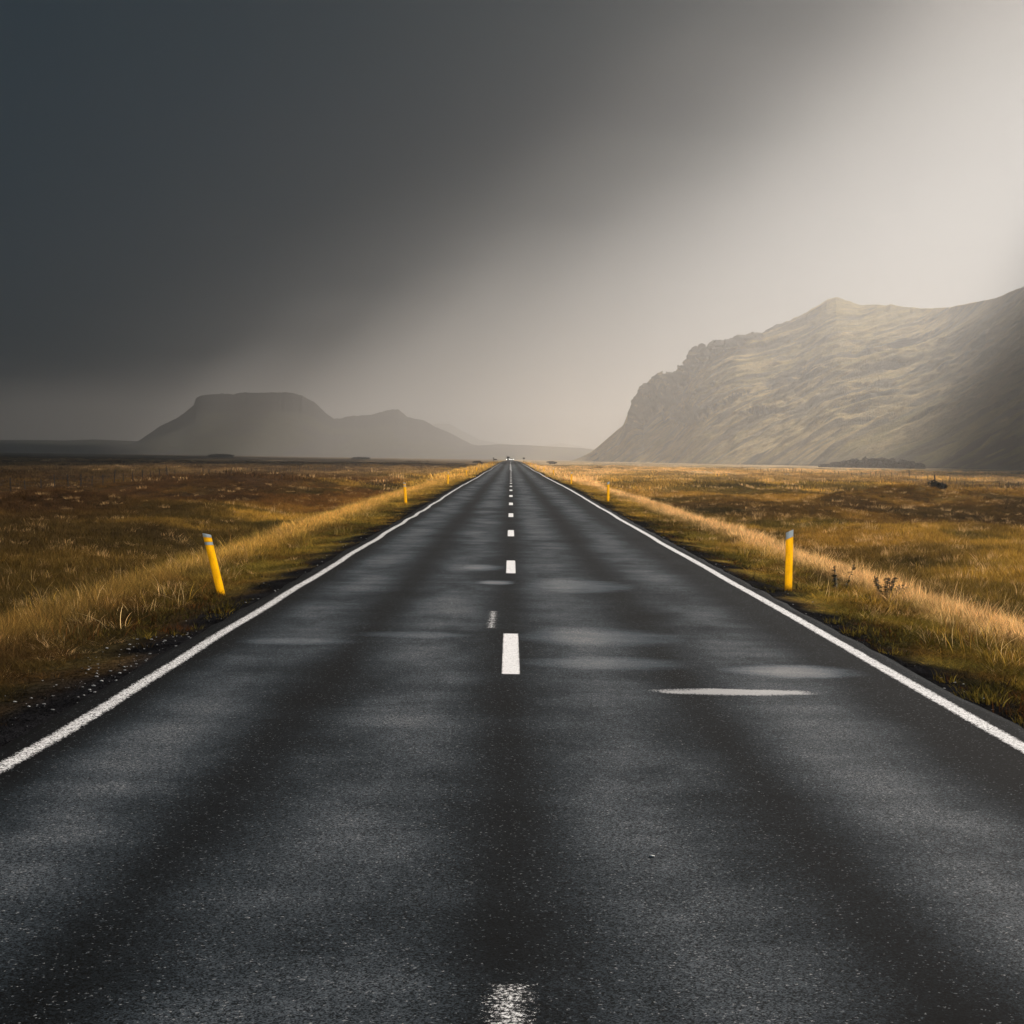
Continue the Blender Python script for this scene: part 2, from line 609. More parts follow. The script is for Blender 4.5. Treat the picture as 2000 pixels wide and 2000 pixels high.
# ------------------------------------------------------------------ hills
def hill_mat(name, dark=1.0):
    mt, k, b = new_mat(name)
    at = k.node('ShaderNodeVertexColor', layer_name='col')
    geo = k.node('ShaderNodeNewGeometry')
    p = geo.outputs['Position']
    n1 = k.noise(k.scale(p, (.6, 1.0, .6)), .07, 8, .72)
    n2 = k.noise(p, .22, 7, .75)
    f = k.m('MULTIPLY', k.ramp(n1, .3, .7, .65, 1.3), k.ramp(n2, .3, .7, .75, 1.25))
    k.put(b.inputs['Base Color'], k.mix(1.0, at.outputs['Color'], k.m('MULTIPLY', f, dark), 'MULTIPLY'))
    b.inputs['Roughness'].default_value = .95
    b.inputs['Specular IOR Level'].default_value = .1
    k.put(b.inputs['Normal'], k.bump(k.m('ADD', k.m('MULTIPLY', n1, 3.0), n2), .7, 4.0))
    return mt


def right_hill():
    sil = [(0.0383, -0.0012), (0.0491, 0.0052), (0.0686, 0.0227), (0.0692, 0.0274), (0.0716, 0.0337), (0.0737, 0.04), (0.0783, 0.0457), (0.0844, 0.0502), (0.086, 0.0521), (0.0969, 0.0519), (0.0984, 0.056), (0.1015, 0.0576), (0.1046, 0.0639), (0.1076, 0.067), (0.117, 0.0694), (0.1326, 0.0739), (0.1481, 0.077), (0.1606, 0.0824), (0.173, 0.0882), (0.1853, 0.0962), (0.1909, 0.0978), (0.1978, 0.0954), (0.2041, 0.0933), (0.2229, 0.0936), (0.2417, 0.0917), (0.2573, 0.0925), (0.276, 0.0965), (0.2854, 0.0985), (0.3015, 0.1056),
           (.35, .122), (.42, .140), (.5, .152), (.6, .160), (.7, .150), (.8, .11)]
    sb = np.array([s[0] for s in sil])
    se = np.array([s[1] for s in sil])
    B = np.concatenate([np.linspace(.036, .32, 950), np.linspace(.3205, .8, 160)])
    e = np.interp(B, sb, se)
    cl = sstep(.062, .07, B) * (1 - sstep(.11, .19, B))
    blocky = np.round(fbm(B * 420, B * 0, 201, 3) * 6) / 6 - .5
    e_base = e - cl * .0014
    e = e + cl * .0042 * blocky + cl * .0022 * (fbm(B * 900, B * 0, 205, 3) - .5) + .0010 * (fbm(B * 300, B * 0, 211, 4) - .5) * sstep(.06, .08, B)
    def smooth(v, n):
        p_ = np.pad(v, n, mode='edge')
        kk = np.hanning(2 * n + 1)
        return np.convolve(p_, kk / kk.sum(), 'valid')
    yf = smooth(np.interp(B, [.036, .060, .106, .2, .303, .6, .8], [2450, 2200, 1800, 1330, 1020, 720, 600]), 70)
    yr = smooth(np.interp(B, [.036, .0686, .0783, .1, .15, .19, .23, .2573, .2854, .32, .6, .8],
                          [2480, 2450, 2440, 2420, 2400, 2360, 2240, 2060, 1850, 1720, 1250, 1000]), 70)
    es = smooth(e_base, 45)
    T = np.concatenate([np.linspace(0, 1, 230), 1 + np.linspace(.01, 1, 40) ** 1.3 * .9])
    Bg, Tg = np.meshgrid(B, T)
    YF, YR = yf[None, :] + Tg * 0, yr[None, :] + Tg * 0
    blend = sstep(.72, .98, np.clip(Tg, 0, 1))
    E = e_base[None, :] * blend + es[None, :] * (1 - blend)
    E = E + (e - e_base)[None, :] * sstep(.93, 1.0, np.clip(Tg, 0, 1))
    CL = cl[None, :] + Tg * 0
    tf = np.clip(Tg, 0, 1)
    f = np.interp(B, [.06, .0686, .0783, .0969, .1076, .1326, .16, .2], [.8, .85, .5, .62, .78, .88, .85, .82])[None, :] + Tg * 0
    cp = np.where(tf < .8, f * tf / .8, np.where(tf < .87, f + (.965 - f) * (tf - .8) / .07, .965 + .035 * (tf - .87) / .13))
    lin = tf * (1 - .10 * np.sin(math.pi * tf))
    P = lin * (1 - CL) + cp * CL
    ZR = EYE + E * YR + 1.2
    Yw = YF + (YR - YF) * tf
    Xw = Bg * Yw
    Zw = P * ZR - 1.2
    env = np.clip(4 * tf * (1 - tf), 0, 1) ** .7
    big = sstep(.08, .2, Bg)
    # gullies run down the fall line (towards the road): narrow along Y, long along X and Z
    s_ = Xw * .8 + Zw * .6
    wy = Yw + 45 * (fbm(Xw / 140, Yw / 200, 221, 4) - .5)
    g1 = np.abs(fbm(wy / 170, s_ / 420, 231, 2) - .5) * 2
    g2 = np.abs(fbm(wy / 52, s_ / 150, 241, 5, .6) - .5) * 2
    g3 = fbm(wy / 14, s_ / 22, 251, 5, .6) - .5
    Zw = Zw + env * ((g1 - .3) * 26 * big + (g2 - .3) * 15 * (.5 + .5 * big) + g3 * 9)
    ev = Zw / Yw
    jag = .006 * (fbm(Bg * 260, ev * 260, 264, 4) - .5) * 2
    low_rim = np.interp(B, [.060, .068, .0783, .09, .0969, .1076, .12, .135, .15, .17], [.03, .019, .023, .031, .036, .053, .063, .0705, .0765, .09])[None, :] + Tg * 0
    crag = sstep(-.0015, .0015, ev - low_rim + jag) * (Tg <= 1.001) * (Bg < .165)

    def blob(cb, ce, rb, re_, sl):
        return np.exp(-((Bg - cb) / rb) ** 2 - ((ev - ce - sl * (Bg - cb)) / re_) ** 2)
    outc = blob(.103, .029, .012, .0075, .0) + blob(.147, .031, .014, .0028, .12) + blob(.125, .035, .016, .002, .5) + blob(.108, .041, .012, .0016, .5)
    outc = sstep(.38, .62, outc + .9 * (fbm(Bg * 420, ev * 420, 272, 4) - .5))
    rk = fbm(Bg * 300, ev * 420, 261, 4)
    step = np.round(rk * 8) / 8 - .5
    Yw = Yw + crag * step * 120 * (tf < .995)
    Zw = Zw + (outc * 8 + crag * (tf < .99) * 5) * step * 2
    # far side
    back = np.clip(Tg - 1, 0, 1)
    Yw = np.where(Tg > 1, YR + back * 1600, Yw)
    Xw = np.where(Tg > 1, Bg * YR + back * 500 * sstep(.04, .2, Bg), Xw)
    Zw = np.where(Tg > 1, ZR * (1 - back / .9) ** 1.5 - 1.2 - back * 10, Zw)
    Zw = np.where(Tg <= 0, -3, Zw)
    grass = np.array([.30, .24, .065])
    tan = np.array([.62, .46, .20])
    rock = np.array([.022, .020, .018])
    deep = np.array([.040, .041, .017])
    st1 = fbm(wy / 30, s_ / 62, 281, 6, .68)
    st2 = fbm(wy / 150, s_ / 260, 291, 4)
    c = lerp3(np.broadcast_to(grass, Xw.shape + (3,)), tan, sstep(.40, .60, st2 * .5 + st1 * .5) * .85)
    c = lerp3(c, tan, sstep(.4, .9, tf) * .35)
    # scree and bare rock showing through in slanting, broken strips
    streak = sstep(.50, .58, st1) * sstep(.44, .54, fbm(wy / 90, s_ / 110, 301, 4))
    streak = streak * sstep(.42, .52, fbm(wy / 12, s_ / 24, 305, 3))
    c = lerp3(c, rock * 2.0, streak * .95)
    c = lerp3(c, rock * 2.6, sstep(.56, .63, fbm(wy / 20, s_ / 60, 309, 4)) * .7)
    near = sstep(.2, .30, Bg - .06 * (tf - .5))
    c = lerp3(c, deep, near * np.clip(.62 + .9 * (st2 - .5), 0, 1))  # shade on the near flank partly put in as a darker green
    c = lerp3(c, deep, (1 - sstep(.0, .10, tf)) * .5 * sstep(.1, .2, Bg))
    ledge = sstep(.56, .64, fbm(Bg * 160, ev * 900, 313, 4))
    c = lerp3(c, rock * (.6 + 1.2 * rk[..., None]), crag * (1 - .55 * ledge))
    c = lerp3(c, rock * 1.2, outc * (1 - .5 * ledge))
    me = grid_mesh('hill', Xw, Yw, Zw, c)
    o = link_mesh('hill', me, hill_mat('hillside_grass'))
    tag(o, 'steep grassy hillside with dark crags rising along the road', 'hill', kind='structure')
    return o


right_hill()


def far_hill(name, sil, yfront, yridge, base, label, dark, seed, cols=420, rows=60, cliff=0.0, depth=900):
    sb = np.array([s[0] for s in sil])
    se = np.array([s[1] for s in sil])
    B = np.linspace(sb[0], sb[-1], cols)
    e = np.interp(B, sb, se)
    n_ = max(6, cols // 22)
    kk = np.hanning(2 * n_ + 1)
    es = np.convolve(np.pad(e, n_, mode='edge'), kk / kk.sum(), 'valid')
    e = e + .0009 * (fbm(B * 420, B * 0, seed, 5, .6) - .5) * sstep(.004, .02, e)
    T = np.concatenate([np.linspace(0, 1, rows), 1 + np.linspace(.03, 1, 16)])
    Bg, Tg = np.meshgrid(B, T)
    tf = np.clip(Tg, 0, 1)
    bl = sstep(.7, .98, tf)
    E = e[None, :] * bl + np.minimum(es, e + .001)[None, :] * (1 - bl)
    ZR = EYE + E * yridge - base
    prof = tf ** 1.15
    if cliff:
        prof = np.where(tf < .86, prof * (1 - cliff) / .86 ** 1.15 * 1.0, (1 - cliff) + cliff * (tf - .86) / .14)
    Yw = yfront + (yridge - yfront) * tf
    Xw = Bg * Yw
    Zw = prof * ZR + base
    env = np.clip(4 * tf * (1 - tf), 0, 1)
    amp = np.clip(ZR, 0, 120)
    Zw = Zw + env * amp * (.30 * (fbm(Xw / 260, Yw / 500, seed + 3, 4) - .5) + .1 * (fbm(Xw / 70, Yw / 200, seed + 5, 3) - .5))
    back = np.clip(Tg - 1, 0, 1)
    Yw = np.where(Tg > 1, yridge + back * depth, Yw)
    Xw = np.where(Tg > 1, Bg * Yw, Xw)
    Zw = np.where(Tg > 1, ZR * (1 - back) ** 1.3 + base - 8 * back, Zw)
    c0 = np.array([.09, .085, .045])
    c1 = np.array([.06, .052, .045])
    c = lerp3(np.broadcast_to(c0, Xw.shape + (3,)), c1, sstep(.4, .6, fbm(Xw / 120, Yw / 200, seed + 7, 4)))
    c = lerp3(c, c1 * .8, sstep(.82, .9, tf) * (1.0 if cliff else .3))
    me = grid_mesh(name, Xw, Yw, Zw, c)
    o = link_mesh(name, me, hill_mat(name + '_rock', dark))
    tag(o, label, 'hill', kind='structure')
    return o


mesa = [(-0.245, -.002), (-0.2392, 0.0018), (-0.2250, 0.0050), (-0.2198, 0.0074), (-0.208, 0.0157), (-0.1955, 0.0222), (-0.1877, 0.0285), (-0.1862, 0.0332), (-0.1831, 0.0345), (-0.1706, 0.036), (-0.1643, 0.0354), (-0.1596, 0.0367), (-0.1455, 0.0366), (-0.1314, 0.0371), (-0.1236, 0.0354), (-0.1157, 0.0311), (-0.1094, 0.0249), (-0.1047, 0.0219), (-0.1000, 0.0222), (-0.0953, 0.0236), (-0.0828, 0.0244), (-0.0781, 0.026), (-0.0703, 0.028), (-0.0665, 0.0277), (-0.0608, 0.0234), (-0.0514, 0.0217), (-0.0451, 0.018), (-0.0356, 0.0144), (-0.0293, 0.011), (-0.023, 0.008), (-0.0073, 0.005), (.01, -.001)]
far_hill('table_mountain', mesa, 3900, 4800, -1.5, 'dark flat-topped mountain far off beyond the plain', .8, 401, 700, 90, .3)
low = [(-.60, .003), (-.5, .006), (-.42, .005), (-0.3207, 0.006), (-0.3019, 0.0066), (-0.2831, 0.0069), (-0.2643, 0.0068), (-0.2455, 0.0077), (-0.2236, 0.0071), (-0.1985, 0.0055), (-.17, -.001)]
far_hill('low_ridge', low, 4300, 5200, -1.5, 'long low ridge on the far left horizon', .7, 421, 300, 30)
mid = [(-0.075, -.001), (-0.0543, 0.002), (-0.0261, 0.0067), (-0.0073, 0.0082), (0.0115, 0.0078), (0.0272, 0.0071), (0.0413, 0.0067), (0.0523, 0.0053), (.07, .003), (.12, -.001)]
far_hill('rounded_hill', mid, 3700, 4400, -1.5, 'low rounded hill where the road meets the horizon', 1.1, 431, 300, 40)
far = [(-.085, .012), (-0.0639, 0.0156), (-0.0498, 0.0176), (-0.0451, 0.0196), (-0.0404, 0.02), (-0.0357, 0.0197), (-0.0294, 0.016), (-0.0231, 0.013), (-0.0183, 0.0106), (-0.0074, 0.0088), (0.0115, 0.0072), (.03, .002)]
far_hill('distant_peak', far, 6900, 8000, -1.5, 'faint distant peak behind the flat-topped mountain', 1.0, 441, 200, 30)
far2 = [(-.01, .002), (0.0115, 0.0063), (0.0209, 0.008), (0.0303, 0.0094), (0.0381, 0.0082), (0.0491, 0.0065), (.08, .002)]
far_hill('distant_ridge', far2, 7600, 8600, -1.5, 'faintest distant ridge beside the grassy hillside', 1.0, 451, 160, 20)


# ------------------------------------------------------------------ haze
def build_haze():
    x0, x1, y0, y1, z0, z1 = -6800, 6800, -700, 10900, -12, 300
    v = [(x, y, z) for x in (x0, x1) for y in (y0, y1) for z in (z0, z1)]
    fc = [(0, 1, 3, 2), (4, 6, 7, 5), (0, 4, 5, 1), (2, 3, 7, 6), (0, 2, 6, 4), (1, 5, 7, 3)]
    mt = bpy.data.materials.new('haze')
    mt.use_nodes = True
    k = NT(mt.node_tree)
    k.n.remove(k.n['Principled BSDF'])
    out = k.n['Material Output']
    pv = k.node('ShaderNodeVolumePrincipled')
    pv.inputs['Color'].default_value = (.94, .925, .90, 1)
    pv.inputs['Density'].default_value = HAZE_DENSITY
    pv.inputs['Anisotropy'].default_value = HAZE_ANISO
    k.l.new(pv.outputs[0], out.inputs['Volume'])
    o = link_mesh('haze', build_mesh('haze', v, fc), mt)
    tag(o, 'pale haze filling the air over the plain', 'haze', kind='stuff')


build_haze()


# ------------------------------------------------------------------ added shading cloud
def build_shade_cloud():
    """broken dark cloud bank added out of view, placed to shade the land left and right"""
    rr = np.random.default_rng(5)
    base = bmesh.new()
    bmesh.ops.create_icosphere(base, subdivisions=3, radius=1.0)
    bv = np.array([v.co[:] for v in base.verts])
    bf = np.array([[v.index for v in f.verts] for f in base.faces])
    base.free()
    V, Fc = [], []
    n = 0

    def puff(px, py, r):
        nonlocal n
        z = 3000 + rr.random() * r * 1.2
        c = np.array([px + SUN_DIR.x / SUN_DIR.z * z, py + SUN_DIR.y / SUN_DIR.z * z, z])
        k_ = 1 + .9 * (fbm(bv[:, 0] * 2.1 + px + bv[:, 2], bv[:, 1] * 2.1 - bv[:, 2] + py, 3, 4, .6) - .5)
        V.append(bv * k_[:, None] * np.array([r * 1.05, r * 1.05, r * .28]) + c)
        Fc.append(bf + n)
        n += len(bv)

    def edge(y):
        return np.interp(y, SHADE_EDGE_Y, SHADE_EDGE_X)
    y = -700.0
    while y < 6100:
        sp = 70 if y < 700 else 70 + (y - 700) * .04
        x = edge(y)
        first = True
        s2 = sp
        soft = 30 + .16 * max(y, 0)
        x0 = min(x + soft * .5, -62) if y > -150 else x
        x = x0
        tail = 1 - sstep(1500, 6200, y) * .8
        while x > -.44 * max(y, 0) - 420 - .05 * abs(y):
            if rr.random() < tail * (.12 + .88 * sstep(-.2 * soft, 1.15 * soft, x0 - x)):
                puff(x + (rr.random() - .5) * s2 * .7, y + (rr.random() - .5) * sp * .6, (.62 + .35 * rr.random()) * max(s2, sp))
            x -= s2 * .9
            s2 = min(s2 * 1.12, 260)
            first = False
        x = np.interp(y, SHADE_RIGHT_Y, SHADE_RIGHT_X) + sp * .8
        s2 = sp
        while -200 < y < 2600 and x < .62 * max(y, 0) + 330:
            puff(x + (rr.random() - .5) * s2 * .7, y + (rr.random() - .5) * sp * .6, (.62 + .35 * rr.random()) * max(s2, sp))
            x += s2 * .9
            s2 = min(s2 * 1.12, 200)
        y += sp * .85
    me = bpy.data.meshes.new('shade_cloud')
    V = np.concatenate(V)
    Fc = np.concatenate(Fc)
    me.vertices.add(len(V))
    me.vertices.foreach_set('co', V.astype(np.float32).ravel())
    me.loops.add(Fc.size)
    me.loops.foreach_set('vertex_index', Fc.astype(np.int32).ravel())
    me.polygons.add(len(Fc))
    me.polygons.foreach_set('loop_start', np.arange(0, Fc.size, 3, dtype=np.int32))
    me.polygons.foreach_set('use_smooth', np.ones(len(Fc), dtype=bool))
    me.update(calc_edges=True)
    o = link_mesh('shade_cloud', me, simple_mat('shade_cloud_grey', (.16, .17, .185), 1.0, .1, .004))
    tag(o, 'added unseen sun-blocking cloud high over the plain', 'shade_cloud', kind='stuff')


SHADE_EDGE_Y = [-700, -300, -200, 0, 100, 300, 700, 1000, 2000, 3000, 5600]
SHADE_EDGE_X = [200, 60, -150, -105, -82, -86, -105, -165, -430, -800, -1600]
SHADE_RIGHT_Y = [-200, 0, 120, 400, 1000, 1700, 2600]
SHADE_RIGHT_X = [66, 38, 48, 110, 245, 435, 700]
build_shade_cloud()


# ------------------------------------------------------------------ grass
def grass_mat():
    mt, k, b = new_mat('grass_blades')
    k.n.remove(b)
    out = k.n['Material Output']
    at = k.node('ShaderNodeAttribute', attribute_type='INSTANCER', attribute_name='tint')
    bl = k.node('ShaderNodeVertexColor', layer_name='blade')
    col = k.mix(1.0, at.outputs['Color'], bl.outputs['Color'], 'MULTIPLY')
    d = k.node('ShaderNodeBsdfDiffuse')
    t = k.node('ShaderNodeBsdfTranslucent')
    k.put(d.inputs[0], col)
    k.put(t.inputs[0], k.mix(1.0, col, (1.15, 1.0, .8, 1), 'MULTIPLY'))
    mx = k.node('ShaderNodeMixShader')
    mx.inputs[0].default_value = .5
    k.l.new(d.outputs[0], mx.inputs[1])
    k.l.new(t.outputs[0], mx.inputs[2])
    k.l.new(mx.outputs[0], out.inputs['Surface'])
    return mt


GRASS = grass_mat()


def tuft(name, r, n, spread, h, hv, wid, lean, seed, seg=3, heads=0.0):
    """one tussock of bent, tapering blades"""
    rr = np.random.default_rng(seed)
    verts, faces, cols = [], [], []
    for i in range(n):
        a = rr.random() * 2 * math.pi
        q = spread * math.sqrt(rr.random())
        bx, by = q * math.cos(a), q * math.sin(a)
        hh = h * (1 - hv + 2 * hv * rr.random()) * (1 - .35 * (q / spread) ** 2)
        la = a + (rr.random() - .5) * 2.2
        ln = lean * (.3 + rr.random()) * hh
        w = wid * (.6 + .8 * rr.random())
        fa = rr.random() * math.pi
        wx, wy = math.cos(fa) * w / 2, math.sin(fa) * w / 2
        shade = .65 + .75 * rr.random()
        red = 1 + .18 * (rr.random() - .5)
        s0 = len(verts)
        for j in range(seg):
            t = j / seg
            o_ = ln * t ** 1.8
            z = hh * (t - .12 * t * t)
            ww = 1 - .75 * t ** 1.5
            cx, cy = bx + math.cos(la) * o_, by + math.sin(la) * o_
            verts += [(cx - wx * ww, cy - wy * ww, z), (cx + wx * ww, cy + wy * ww, z)]
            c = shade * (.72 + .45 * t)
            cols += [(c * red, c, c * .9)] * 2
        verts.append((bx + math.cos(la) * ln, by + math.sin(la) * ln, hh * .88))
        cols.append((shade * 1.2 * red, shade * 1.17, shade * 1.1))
        for j in range(seg - 1):
            faces.append((s0 + 2 * j, s0 + 2 * j + 1, s0 + 2 * j + 3, s0 + 2 * j + 2))
        faces.append((s0 + 2 * seg - 2, s0 + 2 * seg - 1, s0 + 2 * seg))
    me = build_mesh(name, verts, faces)
    at = me.color_attributes.new('blade', 'FLOAT_COLOR', 'POINT')
    for i, c in enumerate(cols):
        at.data[i].color = (c[0], c[1], c[2], 1)
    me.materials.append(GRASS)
    return bpy.data.objects.new(name, me)


def scatter(name, protos, pts, scl, rot, tint, label, cat='grass'):
    """one object; each point carries its own size, turn, tint and tussock kind"""
    lib = bpy.data.collections.new(name + '_kinds')
    for p in protos:
        lib.objects.link(p)
    n = len(pts)
    me = bpy.data.meshes.new(name)
    me.vertices.add(n)
    me.vertices.foreach_set('co', pts.astype(np.float32).ravel())

    def fa(nm, typ, data, key='value'):
        a = me.attributes.new(nm, typ, 'POINT')
        a.data.foreach_set(key, data.ravel())
    fa('scl', 'FLOAT_VECTOR', scl.astype(np.float32), 'vector')
    fa('rot', 'FLOAT_VECTOR', rot.astype(np.float32), 'vector')
    fa('pick', 'INT', rng.integers(0, len(protos), n).astype(np.int32))
    fa('tint', 'FLOAT_COLOR', np.concatenate([tint, np.ones((n, 1))], 1).astype(np.float32), 'color')
    o = link_mesh(name, me)
    ng = bpy.data.node_groups.new(name, 'GeometryNodeTree')
    ng.interface.new_socket('Geometry', in_out='INPUT', socket_type='NodeSocketGeometry')
    ng.interface.new_socket('Geometry', in_out='OUTPUT', socket_type='NodeSocketGeometry')
    gi = ng.nodes.new('NodeGroupInput')
    go = ng.nodes.new('NodeGroupOutput')
    ci = ng.nodes.new('GeometryNodeCollectionInfo')
    ci.inputs['Collection'].default_value = lib
    ci.inputs['Separate Children'].default_value = True
    ci.inputs['Reset Children'].default_value = True
    ip = ng.nodes.new('GeometryNodeInstanceOnPoints')
    ip.inputs['Pick Instance'].default_value = True

    def na(nm, typ):
        q = ng.nodes.new('GeometryNodeInputNamedAttribute')
        q.data_type = typ
        q.inputs['Name'].default_value = nm
        return q.outputs['Attribute']
    L = ng.links.new
    L(gi.outputs[0], ip.inputs['Points'])
    L(ci.outputs[0], ip.inputs['Instance'])
    L(na('pick', 'INT'), ip.inputs['Instance Index'])
    er = ng.nodes.new('FunctionNodeEulerToRotation')
    L(na('rot', 'FLOAT_VECTOR'), er.inputs[0])
    L(er.outputs[0], ip.inputs['Rotation'])
    L(na('scl', 'FLOAT_VECTOR'), ip.inputs['Scale'])
    L(ip.outputs[0], go.inputs[0])
    md = o.modifiers.new('scatter', 'NODES')
    md.node_group = ng
    tag(o, label, cat, kind='stuff')
    return o


def wedge(n, y0, y1, power, margin=.40, extra=4.5):
    """points on the strip of land seen ahead, thinning with distance"""
    u = rng.random(n)
    if abs(power - 1) < 1e-6:
        y = y0 * (y1 / y0) ** u
    else:
        q = 1 - power
        y = (y0 ** q + (y1 ** q - y0 ** q) * u) ** (1 / q)
    x = (rng.random(n) * 2 - 1) * (margin * y + extra)
    return x, y


def grass_layer(name, protos, n, y0, y1, power, smin, smax, label, dmin=.12):
    x, y = wedge(n, y0, y1, power)
    d = np.where(x > 0, x - ROAD_R, ROAD_L - x)
    thin = rng.random(len(x))
    bare = np.where(x > 0, .0, .55) * (1 - sstep(18, 26, y))
    keep = (d > dmin) & (thin < sstep(dmin - .1 + bare, dmin + .9 + bare, d) * .95 + .05)
    x, y, d = x[keep], y[keep], d[keep]
    z = ground_z(x, y)
    tint = ground_col(x, y, .35, rng)
    c = np.where(x > 0, 2.75, 2.55)
    strip = np.exp(-((d - c) / .8) ** 2)
    patch = fbm(x / 3, y / 4, 311, 2)
    hgt = (.30 + .42 * strip + .34 * sstep(3.5, 6, d) * (.5 + patch)) * (.6 + .8 * rng.random(len(x)) ** 1.5)
    hgt = hgt * (.4 + .6 * sstep(.4, 1.5, d))
    s = smin + (smax - smin) * rng.random(len(x))
    scl = np.stack([s, s, s * hgt], 1)
    rot = np.stack([(rng.random(len(x)) - .5) * .5, (rng.random(len(x)) - .5) * .5, rng.random(len(x)) * 6.283], 1)
    tint = tint * (.55 + .9 * rng.random((len(x), 1)) ** 1.3)
    dry = (rng.random(len(x)) < np.where(x > 0, .05, .02) * sstep(.6, 1.5, d))[:, None]
    tint = np.where(dry, C_STRAW * .9, tint)
    return scatter(name, protos, np.stack([x, y, z - .02], 1), scl, rot, tint, label)


near_kinds = [tuft('near_tussock_%s' % c, 0, n, .17, h, .45, .0065, ln, sd_) for c, n, h, ln, sd_ in
              (('a', 46, .34, .55, 1), ('b', 38, .40, .4, 2), ('c', 52, .27, .8, 3), ('d', 30, .46, .5, 4))]
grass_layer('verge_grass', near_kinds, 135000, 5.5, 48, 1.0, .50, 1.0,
            'dry gold and green grass tufts on the verges beside the road')
mid_kinds = [tuft('mid_tussock_%s' % c, 0, n, .38, h, .5, .013, ln, sd_, 2) for c, n, h, ln, sd_ in
             (('a', 80, .36, .5, 11), ('b', 64, .44, .4, 12), ('c', 90, .30, .7, 13))]
grass_layer('meadow_grass', mid_kinds, 88000, 44, 160, 1.1, .55, 1.05,
            'rough golden brown meadow grass beyond the verges')
far_kinds = [tuft('far_tussock_%s' % c, 0, n, 1.3, h, .5, .05, ln, sd_, 2) for c, n, h, ln, sd_ in
             (('a', 110, .40, .4, 21), ('b', 90, .48, .4, 22))]
grass_layer('plain_grass', far_kinds, 48000, 150, 620, 1.2, .8, 1.4,
            'pale dry grass of the far plain up to the hills', dmin=1.0)


def mixed_plants(name, protos, n, y0, y1, d0, d1, zs, cols, label, cat):
    """sparse taller stalks or low broad weeds among the verge grass"""
    x, y = wedge(n, y0, y1, 1.0)
    d = np.where(x > 0, x - ROAD_R, ROAD_L - x)
    clump = fbm(x / .9, y / 1.6, 331, 3)
    keep = (d > d0) & (d < d1) & (clump > .47 + .12 * rng.random(len(x)))
    x, y = x[keep], y[keep]
    m_ = len(x)
    s = .6 + .7 * rng.random(m_)
    scl = np.stack([s, s, s * (zs[0] + (zs[1] - zs[0]) * rng.random(m_))], 1)
    rot = np.stack([(rng.random(m_) - .5) * .6, (rng.random(m_) - .5) * .6, rng.random(m_) * 6.283], 1)
    cols = np.array(cols)
    tint = cols[rng.integers(0, len(cols), m_)] * (.6 + .8 * rng.random((m_, 1)))
    return scatter(name, protos, np.stack([x, y, ground_z(x, y) - .01], 1), scl, rot, tint, label, cat)


stalks = [tuft('stalk_%s' % c, 0, n, .14, h, .4, .0042, ln, sd_, 5) for c, n, h, ln, sd_ in
          (('a', 5, .34, .45, 41), ('b', 3, .40, .6, 42), ('c', 8, .28, .4, 43))]
mixed_plants('dry_stalks', stalks, 12000, 6, 60, 1.0, 14, (.6, 1.1), [C_STRAW, C_STRAW * 1.05, C_GOLD, C_RUST * 1.4],
             'thin pale dry stalks standing among the verge grass', 'grass')
weeds = [tuft('weed_%s' % c, 0, n, .12, h, .6, .009, ln, sd_, 3) for c, n, h, ln, sd_ in
         (('a', 34, .07, 1.0, 51), ('b', 28, .10, .8, 52))]
mixed_plants('low_weeds', weeds, 30000, 6, 45, .15, 5, (.6, 1.2), [C_GREEN, C_GREEN * .7, C_DARK, C_RUST * .5, C_OLIVE],
             'low dark broad-leaved weeds in the verges', 'weeds')


# ------------------------------------------------------------------ marker posts
def thin_plastic(name, col, rough, part):
    """thin moulded plastic: daylight from behind glows through it"""
    mt, k, b = new_mat(name)
    tc = k.node('ShaderNodeTexCoord')
    n = k.noise(k.scale(tc.outputs['Object'], (6, 6, 1.5)), 3.0, 5, .6)
    dirt = k.noise(tc.outputs['Object'], 38.0, 4, .7)
    f = k.m('MULTIPLY', k.ramp(n, .3, .7, .86, 1.08), k.ramp(dirt, .25, .5, .8, 1.0))
    c = k.mix(1.0, rgb(col), f, 'MULTIPLY')
    sp = k.node('ShaderNodeSeparateXYZ')
    k.put(sp.inputs[0], tc.outputs['Object'])
    splash = k.ramp(k.m('ADD', sp.outputs[2], k.m('MULTIPLY', k.noise(tc.outputs['Object'], 30.0, 4, .7), .22)), .10, .26, .75, 0.0)
    c = k.mix(splash, c, (.16, .11, .06, 1))
    k.put(b.inputs['Base Color'], c)
    b.inputs['Roughness'].default_value = rough
    t = k.node('ShaderNodeBsdfTranslucent')
    k.put(t.inputs[0], c)
    mx = k.node('ShaderNodeMixShader')
    mx.inputs[0].default_value = part
    out = k.n['Material Output']
    k.l.new(b.outputs[0], mx.inputs[1])
    k.l.new(t.outputs[0], mx.inputs[2])
    k.l.new(mx.outputs[0], out.inputs['Surface'])
    return mt


yellow = thin_plastic('yellow_plastic', (1.0, .70, .075), .45, .86)
reflect = thin_plastic('grey_reflector', (.60, .66, .70), .35, .80)


